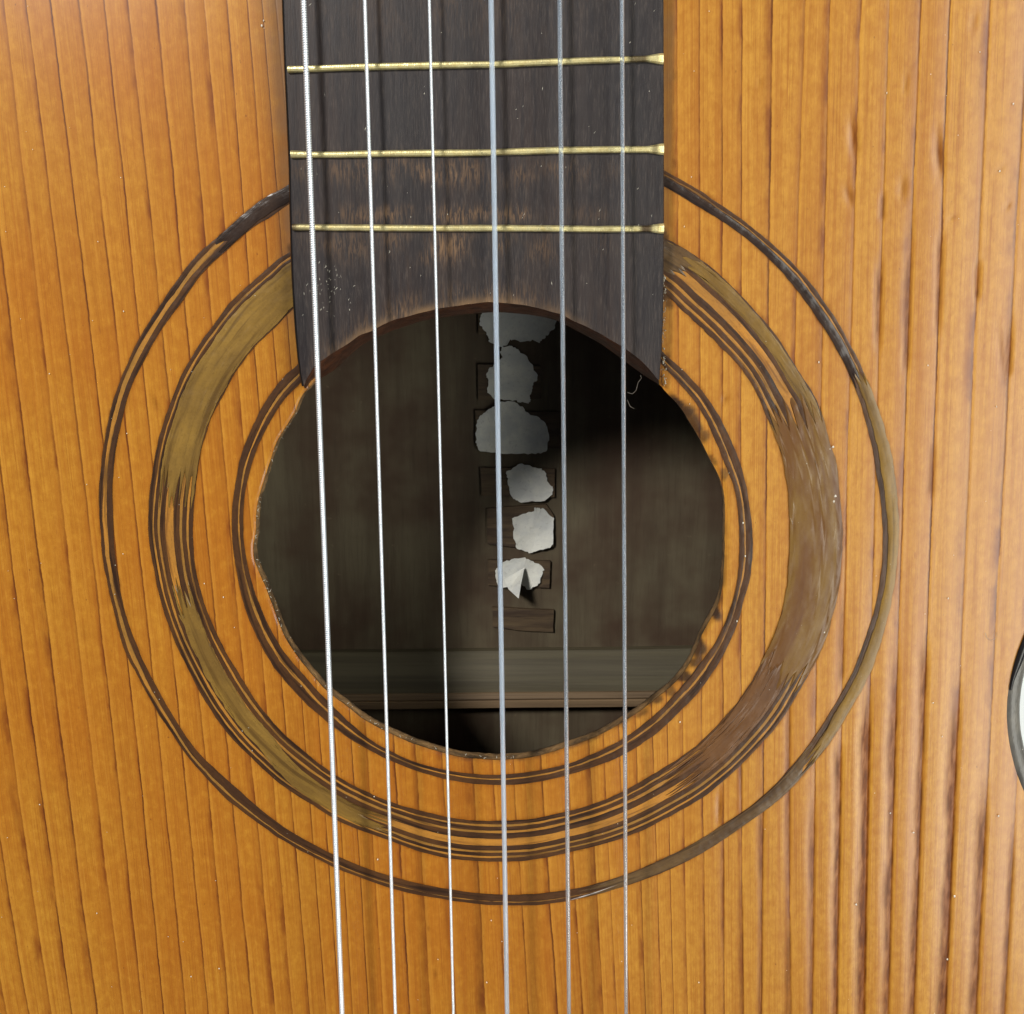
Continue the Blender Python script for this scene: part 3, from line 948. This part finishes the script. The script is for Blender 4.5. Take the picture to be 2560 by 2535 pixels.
side('side_edge', skirt_t, -1, M_BLACKBIND_SHADE, 1.9)  # left chamfer widened and blackened: shadow gap beside the board painted in
rr_ = resample(wr, 60)
rr_ = rr_[rr_[:, 1] <= YT]
rr_ = np.concatenate([np.array([[fbx(YT)[1], YT]]), rr_])
side('side_edge', rr_, 1, M_FB)
ne = 120
eT, eB = resample(wa, ne), resample(wb, ne)
rows_ = []
for q in np.linspace(0, 1, 9):
    g = q ** 0.8
    c = eT * (1 - g) + eB * g
    z = ZF + (-0.0031 - ZF) * q
    jx = 0.00018 * noise1(np.arange(ne), 0.25, 70 + int(q * 8)) * math.sin(math.pi * q)
    rows_.append(np.stack([c[:, 0] + jx * 0.3, c[:, 1] + jx, np.full(ne, z)], 1))
mesh_obj('curved_end', np.concatenate(rows_), grid_faces(9, ne), M_FBEND, fingerboard)

# frets
FRETS = [
    [(718, 172), (760, 171), (850, 168), (915, 166), (1000, 164), (1100, 162), (1180, 161), (1240, 160), (1330, 156), (1400, 153), (1480, 150), (1560, 148), (1620, 146), (1660, 146)],
    [(726, 385), (780, 386), (850, 386), (920, 384), (1000, 383), (1100, 382), (1200, 381), (1300, 378), (1400, 375), (1480, 374), (1560, 373), (1610, 373), (1661, 372)],
    [(730, 568), (780, 568), (850, 569), (960, 570), (1100, 571), (1250, 571), (1400, 572), (1500, 573), (1600, 572), (1661, 571)]]
for k, F in enumerate(FRETS):
    ZT = ZF + 0.0009
    c = resample(PP(F, ZT), 140)
    n = len(c)
    t = np.linspace(0, 1, n)
    w = 0.00048 * (1 + 0.06 * noise1(t, 10, k) + 0.04 * noise1(t, 40, k + 5))
    w *= 1 + 0.75 * sstep(0.95, 1.0, t) + 0.12 * sstep(0.05, 0.0, t)
    yy = c[:, 1] + 0.00003 * noise1(t, 6, k + 8)
    prof = [(-1.10, -0.00095), (-1.02, -0.00028), (-0.66, -0.00002), (0, 0.00003), (0.60, 0.0), (1.04, -0.00035), (1.12, -0.00095)]
    vv = [np.stack([c[:, 0], yy + a * w, np.full(n, ZT + z) - 0.0004 * (sstep(0.985, 1.0, t))], 1) for a, z in prof]
    tn = np.concatenate([0.85 * sstep(0.03, 0.0, t) * (1 if k == 2 else .25) + (0.8 * sstep(0.90, 0.915, t) * sstep(0.965, 0.95, t) if k == 0 else
                         (0.9 * sstep(0.93, 0.94, t) * sstep(0.975, 0.96, t) if k == 2 else 0.5 * sstep(0.965, 0.972, t) * sstep(0.985, 0.98, t)))
                         + 0 * t for _ in prof])
    f = grid_faces(len(prof), n)
    faces = [tuple(x) for x in f.tolist()]
    faces.append(tuple(i * n for i in range(len(prof))))
    faces.append(tuple(i * n + n - 1 for i in reversed(range(len(prof)))))
    mesh_obj('fret', np.concatenate(vv), faces, M_BRASS, fingerboard, smooth=False, attrs={'tarnish': tn})

# ------------------------------------------------------------------ strings
STR = [
    [(757, 0), (766, 200), (775, 400), (783, 640), (792, 860), (800, 1060), (805, 1200), (812, 1400), (819, 1600), (829, 1850), (838, 2100), (855, 2535)],
    [(911, 0), (930, 620), (940, 880), (948, 1200), (961, 1600), (969, 1900), (978, 2200), (988, 2535)],
    [(1074, 0), (1088, 620), (1094, 880), (1101, 1200), (1111, 1600), (1120, 2000), (1126, 2250), (1135, 2535)],
    [(1227, 0), (1237, 560), (1242, 840), (1246, 1200), (1253, 1600), (1259, 2000), (1263, 2250), (1268, 2535)],
    [(1398, 0), (1404, 560), (1409, 900), (1411, 1200), (1413, 1500), (1417, 2000), (1419, 2250), (1423, 2535)],
    [(1555, 0), (1557, 560), (1559, 900), (1560, 1200), (1561, 1600), (1562, 2000), (1564, 2250), (1566, 2535)]]
DIAM = [0.00092, 0.00070, 0.00056, 0.00090, 0.00080, 0.00074]
PITCH = [0.00037, 0.00024, 0.00020]
SLAB = ['thick silver wound string at far left', 'second silver wound string from the left', 'thinnest silver wound string, third from left',
        'thick milky clear nylon string, fourth from left', 'clear nylon string, second from right', 'thinnest clear nylon string at far right']


def tube_pts(c, r, sides):
    n = len(c)
    a = np.linspace(0, 2 * math.pi, sides, endpoint=False)
    d = np.gradient(c, axis=0)
    d /= np.linalg.norm(d, axis=1)[:, None]
    up = np.array([0, 0, 1.0])
    sx = np.cross(d, up)
    sx /= np.linalg.norm(sx, axis=1)[:, None]
    sz = np.cross(sx, d)
    r = np.broadcast_to(r, (n,))
    v = c[:, None, :] + (np.cos(a)[None, :, None] * sx[:, None, :] + np.sin(a)[None, :, None] * sz[:, None, :]) * r[:, None, None]
    return v.reshape(-1, 3)


for k in range(6):
    zt, zb = ZF + 0.0036, ZF + 0.0056
    pts = []
    for (u, v) in STR[k]:
        z = zt + (zb - zt) * v / 2535.0
        x, y = P(u, v, z)
        pts.append((float(x), float(y), z))
    pts = np.array(pts)
    # a stretched string is straight: least squares line through the traced points
    px = np.polyfit(pts[:, 1], pts[:, 0], 1)
    pz = np.polyfit(pts[:, 1], pts[:, 2], 1)
    yy = np.linspace(0.20, -0.235, 400)
    cc = np.stack([np.polyval(px, yy), yy, np.polyval(pz, yy)], 1)
    R = DIAM[k] / 2
    s_ = empty('string', guitar, (0, 0, 0))
    s_['label'] = SLAB[k]
    if k < 3:
        wr_ = PITCH[k] * 0.5
        mesh_obj('core', tube_pts(cc, R - wr_ * 0.75, 12), grid_faces(len(cc), 12, True), M_SILVER, s_)
        y0, y1 = 0.115, -0.135
        turns = int((y0 - y1) / PITCH[k])
        seg = 9
        n = turns * seg
        ph = np.linspace(0, turns * 2 * math.pi, n)
        yh = np.linspace(y0, y1, n)
        cx, cz = np.polyval(px, yh), np.polyval(pz, yh)
        rc = R - wr_ * 0.5
        prof = []
        ring = np.array([(0.0, 1.0), (0.8, 0.45), (0.8, -0.6), (-0.8, -0.6), (-0.8, 0.45)])
        vv = []
        for (da_, dr_) in ring:
            rr2 = rc + dr_ * wr_ * (0.85 if k == 0 else 0.45)
            vv.append(np.stack([cx + np.cos(ph) * rr2, yh + da_ * PITCH[k] * 0.46, cz + np.sin(ph) * rr2], 1))
        V_ = np.stack(vv, 1).reshape(-1, 3)
        mesh_obj('winding', V_, grid_faces(n, 5, True), M_SILVER, s_)
    else:
        rj = R * (1 + 0.03 * noise1(yy, 90, k) + 0.015 * noise1(yy, 300, k + 3))
        mesh_obj('filament', tube_pts(cc, rj, 20), grid_faces(len(cc), 20, True), M_NYLONS[k - 3], s_)

# ------------------------------------------------------------------ body: ribs, binding, back
yb_ = np.linspace(WAIST_Y - 0.2345, WAIST_Y + 0.1995, 500)
yb_ = np.clip(yb_, -0.2605, 0.1605)
hw = half_w(yb_)
rightp = np.stack([AXX + hw, yb_], 1)
leftp = np.stack([AXX - hw, yb_], 1)[::-1]
loop = np.concatenate([rightp, leftp])
dl = np.roll(loop, -1, 0) - np.roll(loop, 1, 0)
nrm = np.stack([dl[:, 1], -dl[:, 0]], 1)
nrm /= np.maximum(1e-9, np.linalg.norm(nrm, axis=1))[:, None]
ZB = -0.078


def lofted(name, rows, mat, parent=guitar, sl=slice(None), closed=True):
    L, N_ = loop[sl], nrm[sl]
    vv = [np.stack([L[:, 0] + N_[:, 0] * a, L[:, 1] + N_[:, 1] * a, np.full(len(L), z)], 1) for a, z in rows]
    return mesh_obj(name, np.concatenate(vv), grid_faces(len(rows), len(L), closed), mat, parent)


lofted('rib', [(0.0012, -0.001), (0.0012, ZB)], M_RIB)
lofted('inner_rib', [(-0.0015, -0.0005), (-0.0015, ZB)], M_RIB)
lofted('binding', [(-0.0002, -0.0002), (0.0, 0.00010), (0.0008, 0.00016), (0.0018, 0.00004), (0.0025, -0.0004), (0.0028, -0.0012), (0.0028, -0.004), (0.001, -0.0042)], M_BIND)
# broken length of black binding at the waist
wy0, wy1 = float(P(2522, 1730)[1]), float(P(2560, 1480)[1])
idx = np.where((loop[:, 0] > 0) & (loop[:, 1] > wy0) & (loop[:, 1] < wy1))[0]
sl = slice(idx.min(), idx.max() + 1)
Lb, Nb = loop[sl], nrm[sl]
tt = np.linspace(0, 1, len(Lb))
wb_ = 0.0004 + 0.0008 * sstep(0, 0.35, tt)
vv = []
for a, z in [(-0.15, -0.0003), (-0.1, 0.0003), (0.5, 0.00042), (1.0, 0.0003), (1.1, -0.0003)]:
    vv.append(np.stack([Lb[:, 0] + Nb[:, 0] * a * wb_, Lb[:, 1] + Nb[:, 1] * a * wb_, np.full(len(Lb), z)], 1))
mesh_obj('binding_strip', np.concatenate(vv), grid_faces(5, len(Lb)), M_BLACKBIND_SHADE, guitar)['label'] = 'broken end of black binding at the waist'

# back plate
bv = [(AXX, -0.05, ZB)] + [(p[0] + n_[0] * 0.0012, p[1] + n_[1] * 0.0012, ZB) for p, n_ in zip(loop, nrm)]
bf = [(0, i + 1, (i + 1) % len(loop) + 1) for i in range(len(loop))]
back = mesh_obj('back', bv, bf, M_BACK, guitar, smooth=False)
bv2 = [(p[0], p[1], p[2] - 0.003) for p in bv]


def poly_block(name, pts, z, h, mat, parent, curl=0.0, jag=0.0, seed=0, sub=3, smooth=False):
    """flat piece with real thickness from a traced outline lying at height z"""
    w = PP(pts, z + h)
    n0 = len(w)
    out = []
    for i in range(n0):
        a, b = w[i], w[(i + 1) % n0]
        for q in range(sub):
            t = q / sub
            p = a * (1 - t) + b * t
            d = b - a
            nn = np.array([d[1], -d[0]]) / max(1e-9, np.hypot(*d))
            p = p + nn * jag * rnd.uniform(-1, 1) * (1 if q else 0.6)
            out.append(p)
    out = np.array(out)
    c = out.mean(0)
    R_ = 6
    vs_, fs_ = [], []
    m = len(out)
    for q in range(1, R_ + 1):
        f = q / R_
        for i, p in enumerate(out):
            pp = c + (p - c) * f
            ang = 2 * math.pi * i / m
            lift = curl * (f ** 3) * (0.5 + 0.5 * math.sin(ang * 3 + seed)) + curl * 0.25 * math.sin(pp[0] * 900 + seed) * math.sin(pp[1] * 700)
            vs_.append((pp[0], pp[1], z + h + max(-h * 0.3, lift)))
    cen_i = len(vs_)
    vs_.append((c[0], c[1], z + h))
    for i in range(m):
        fs_.append((cen_i, i, (i + 1) % m))
    for q in range(R_ - 1):
        for i in range(m):
            fs_.append((q * m + i, (q + 1) * m + i, (q + 1) * m + (i + 1) % m, q * m + (i + 1) % m))
    b0 = len(vs_)
    for i, p in enumerate(out):
        z_ = vs_[(R_ - 1) * m + i][2]
        vs_.append((p[0], p[1], (z if curl == 0 else z_ - h)))
    for i in range(m):
        fs_.append(((R_ - 1) * m + i, b0 + i, b0 + (i + 1) % m, (R_ - 1) * m + (i + 1) % m))
    return mesh_obj(name, vs_, fs_, mat, parent, smooth=smooth)


def z4(l):
    return [(1100 + a / 4.7825, 700 + b / 4.7825) for a, b in l]


def z5(l):
    return [(1100 + a / 3.4775, 1100 + b / 3.4775) for a, b in l]


CLE = [z4([(450, 300), (1350, 280), (1360, 620), (460, 650)]), z4([(450, 1010), (1200, 1030), (1210, 1420), (455, 1440)]),
       z4([(420, 1560), (1420, 1580), (1430, 2010), (430, 2000)]), z5([(350, 240), (1000, 250), (998, 500), (360, 485)]),
       z5([(410, 600), (925, 560), (990, 660), (990, 925), (850, 950), (415, 905)]), z5([(420, 1045), (958, 1055), (950, 1285), (415, 1262)]),
       z5([(455, 1455), (700, 1470), (990, 1480), (985, 1672), (800, 1665), (455, 1625)])]
for c_ in CLE:
    poly_block('cleat', c_, ZB, 0.0011, M_CLEAT, back, 0, 0.00012)
# transverse back brace with rounded top
yb0, yb1 = float(P(1250, 1640, ZB + 0.006)[1]), float(P(1250, 1770, ZB + 0.006)[1])
xs = np.linspace(-0.11, 0.11, 80)
prof = [(0, 0.0), (0.02, 0.0015), (0.2, 0.0036), (0.42, 0.0050), (0.60, 0.0058), (0.70, 0.0060), (0.71, 0.0030)]
def brace(name, prof, mat, par):
    vv = [np.stack([xs, yb0 + (yb1 - yb0) * a + 0.00015 * noise1(xs, 40, 3) + 0.0006 * (xs / 0.05), np.full(len(xs), ZB + z)], 1) for a, z in prof]
    ob_ = mesh_obj(name, np.concatenate(vv), grid_faces(len(prof), len(xs)), mat, par)
    ob_.data.set_sharp_from_angle(angle=math.radians(35))
    return ob_
br = brace('back_brace', prof, M_BRACE, back)
brace('brace_ledge', [(0.66, 0.0040), (0.70, 0.0064), (0.80, 0.0068), (0.84, 0.0064), (0.86, 0.0067), (0.97, 0.0068), (1.0, 0.0062), (1.0, 0.0)], M_LEDGE, br)

# paper scraps inside
SC = [
    (z4([(560, 385), (500, 385), (480, 450), (480, 540), (550, 620), (575, 680), (590, 740), (650, 780), (720, 800), (800, 780), (810, 720), (870, 710), (960, 745), (1080, 735), (1120, 705), (1150, 725),
         (1190, 750), (1240, 700), (1300, 640), (1370, 570), (1400, 470), (1300, 410), (1050, 365), (750, 340)]), 'torn whitish paper scrap at the top, half hidden under the fingerboard end'),
    (z4([(740, 790), (860, 790), (930, 830), (960, 870), (1040, 920), (1100, 1010), (1120, 1080), (1165, 1140), (1160, 1190),
         (1110, 1250), (1095, 1330), (1070, 1390), (1085, 1430), (1060, 1470), (960, 1465), (900, 1440), (760, 1430), (640, 1420),
         (560, 1340), (580, 1270), (575, 1170), (550, 1140), (600, 1050), (680, 980), (770, 905), (720, 860)]), 'oval torn grey paper scrap, second from the top inside the hole'),
    (z4([(700, 1450), (850, 1445), (930, 1480), (1000, 1530), (1050, 1590), (1190, 1650), (1250, 1700), (1290, 1770), (1300, 1913)])
     + z5([(930, 80), (920, 105), (830, 120), (700, 118), (540, 118), (350, 98), (330, 70), (310, 20)])
     + z4([(430, 1800), (445, 1680), (500, 1610), (580, 1550), (650, 1510)]), 'largest torn paper scrap with rounded shoulders and straight lower edge'),
    (z5([(570, 285), (630, 245), (690, 207), (780, 220), (880, 245), (920, 290), (940, 370), (980, 405), (975, 470), (910, 520), (830, 530),
         (710, 540), (660, 525), (620, 490), (600, 430), (590, 330)]), 'small torn paper scrap just below the largest scrap'),
    (z5([(625, 680), (720, 640), (820, 615), (820, 585), (850, 590), (900, 595), (990, 680), (985, 790), (985, 905), (940, 935), (850, 960), (785, 985),
         (740, 965), (670, 940), (640, 850), (640, 740)]), 'pale squarish torn paper scrap with a point at its bottom'),
    (z5([(480, 1140), (545, 1060), (620, 1035), (740, 1015), (790, 1050), (860, 1075), (905, 1130), (880, 1180), (870, 1240), (820, 1270),
         (780, 1300), (745, 1290), (700, 1240), (620, 1270), (545, 1280), (500, 1260), (490, 1220)]), 'lowest and brightest paper scrap with a folded flap sticking up')]
for i, (pl, lab) in enumerate(SC):
    o = poly_block('paper_scrap', pl, ZB + 0.00115, 0.00012, M_PAPER, None, curl=0.0006 if i > 2 else 0.0003, jag=0.00022, seed=i, sub=4)
    tag(o, label=lab, category='paper scrap', group='torn paper scraps glued inside the guitar')
    if i == 5:
        zq = ZB + 0.0020
        fl_ = z5([(735, 1110), (560, 1215), (600, 1300), (685, 1378), (705, 1250)])
        zz = [0.0003, 0.0004, 0.0035, 0.0075, 0.0050]
        vs_ = []
        for (u, v), dz in zip(fl_, zz):
            x, y = P(u, v, zq + dz)
            vs_.append((float(x), float(y), zq + dz))
        vs_ += [(a - 0.0001, b, c - 0.00012) for a, b, c in vs_]
        fs_ = [(0, 1, 2), (0, 2, 4), (2, 3, 4), (5, 7, 6), (5, 9, 7), (7, 9, 8)] + [(j, (j + 1) % 5, 5 + (j + 1) % 5, 5 + j) for j in range(5)]
        mesh_obj('flap', vs_, fs_, M_PAPER, o, smooth=False)

# ------------------------------------------------------------------ hairs
def hair(name, pts, z, lab):
    p = PP(pts, z)
    p = resample(p, 24)
    c = np.stack([p[:, 0], p[:, 1], z + 0.0008 * np.sin(np.linspace(0, 3, 24))], 1)
    o = mesh_obj(name, tube_pts(c, 0.00003, 5), grid_faces(24, 5, True), M_HAIR, None)
    tag(o, label=lab, category='hair')
    return o


hair('hair', [(1569, 981), (1580, 984), (1589, 975), (1594, 955), (1603, 945), (1601, 938)], -0.001, 'curled hair at the upper right edge of the sound hole')
hair('hair', [(1568, 1000), (1574, 1014), (1585, 1021)], -0.002, 'short hair below the curled one in the sound hole')
hair('hair', [(2463, 1582), (2464, 1592), (2472, 1597), (2484, 1594), (2492, 1580)], 0.0001, 'fine curled hair on the pale wood near the waist')

# ------------------------------------------------------------------ dust specks
SPECK = [(310, 778, 3.5), (243, 2282, 4), (100, 2010, 4), (2216, 233, 4), (2532, 260, 4), (2498, 428, 4), (944, 2147, 4), (1228, 2300, 3), (936, 1990, 3.5),
         (2495, 2039, 4.5), (2283, 2080, 5), (2367, 2397, 4.5), (2385, 2240, 6), (2140, 2260, 5), (2332, 1756, 4), (2370, 1495, 4), (1282, 742, 4),
         (478, 2440, 3), (548, 2420, 3), (421, 2340, 2.5), (511, 1458, 3), (559, 1492, 3), (1217, 2454, 4), (1700, 1804, 4), (2046, 905, 4),
         (1747, 2455, 4), (2225, 2032, 3.5), (2355, 1840, 3), (850, 1262 + 4000, 0.1), (1095, 2397, 3), (1255, 2352, 3), (2319, 913, 3), (655, 65, 4), (660, 52, 4),
         (1630, 196, 0.1), (2490, 1016, 4), (870, 990 + 4000, .1), (1662, 720, 4), (1660, 810, 4), (1658, 900, 5), (1663, 870, 4), (1660, 760, 4), (1657, 930, 5), (1656, 600, 4), (1655, 960, 4),
         (2082, 1117, 6), (2074, 1122, 4), (2087, 1240, 7), (2084, 1252, 7), (1857, 1307, 4), (1863, 1390, 4), (1842, 1552, 4), (2060, 1580, 4)]
for _ in range(110):
    SPECK.append((rnd.uniform(-100, 2600), rnd.uniform(-50, 2600), rnd.uniform(1.0, 2.3)))
vs_, fs_ = [], []
for (u, v, s_) in SPECK:
    if s_ < 0.5:
        continue
    onfb = (735 < u < 1645 and v < 740)
    x, y = P(u, v, ZF if onfb else 0.0)
    if not onfb:
        r_ = math.hypot(x - CEN[0], y - CEN[1])
        if r_ < float(hole_rad(math.degrees(math.atan2(y - CEN[1], x - CEN[0])))) + 0.0006:
            continue
        if 700 < u < 1665 and v < 980:
            continue
    z = ZF if onfb else 0.0002
    r = s_ / 2 / 13200
    n0 = len(vs_)
    a0 = rnd.uniform(0, 6)
    for q in range(5):
        a = a0 + q * 2 * math.pi / 5
        rr = r * rnd.uniform(0.6, 1.3)
        vs_.append((x + math.cos(a) * rr, y + math.sin(a) * rr * 1.3, z))
    vs_.append((x, y, z + r * 1.1))
    fs_ += [(n0 + q, n0 + (q + 1) % 5, n0 + 5) for q in range(5)]
for _ in range(70):
    u, v = 1655 + rnd.gauss(0, 3.5) - 4, rnd.uniform(690, 965)
    x, y = P(u, v, 0.0)
    z = rnd.uniform(0.0005, 0.0012)
    x, y = P(1661 + rnd.gauss(0, 3.0), v, z)
    r = rnd.uniform(1.5, 4.5) / 2 / 13200
    n0 = len(vs_)
    for q in range(4):
        a = q * math.pi / 2 + rnd.uniform(-.4, .4)
        vs_.append((x + math.cos(a) * r * rnd.uniform(.6, 1.4), y + math.sin(a) * r * rnd.uniform(.8, 2.4), z - 0.0003))
    vs_.append((x, y, z + r))
    fs_ += [(n0 + q, n0 + (q + 1) % 4, n0 + 4) for q in range(4)]
# fine scratches/dust on the fingerboard
for _ in range(90):
    if rnd.random() < 0.5:
        u, v = rnd.gauss(815, 28), rnd.gauss(720, 45)
    else:
        u, v = rnd.uniform(740, 1640), rnd.uniform(0, 740)
    x, y = P(u, v, ZF)
    a = rnd.uniform(0.6, 1.9)
    ln = rnd.uniform(1.0, 4.5) / 13200
    wd = rnd.uniform(0.15, 0.4) / 13200
    dx, dy = math.cos(a) * ln, math.sin(a) * ln
    n0 = len(vs_)
    vs_ += [(x - dx, y - dy, ZF + 0.00001), (x + math.sin(a) * wd, y - math.cos(a) * wd, ZF + 0.00003), (x + dx, y + dy, ZF + 0.00001),
            (x - math.sin(a) * wd, y + math.cos(a) * wd, ZF + 0.00003)]
    fs_.append((n0, n0 + 1, n0 + 2, n0 + 3))
o = mesh_obj('dust_specks', vs_, fs_, M_DUST, None, smooth=False)
tag(o, kind='stuff', label='pale dust specks and tiny scratches scattered over the wood', category='dust')

# ------------------------------------------------------------------ white table under the guitar
tz = ZB - 0.004
nt = 12
gx = np.linspace(-1.2, 1.2, nt)
vv = np.array([(a, b, tz) for b in gx for a in gx])
o = mesh_obj('tabletop', vv, grid_faces(nt, nt), M_TABLE, None)
tag(o, kind='structure', label='bright white surface the guitar lies on')
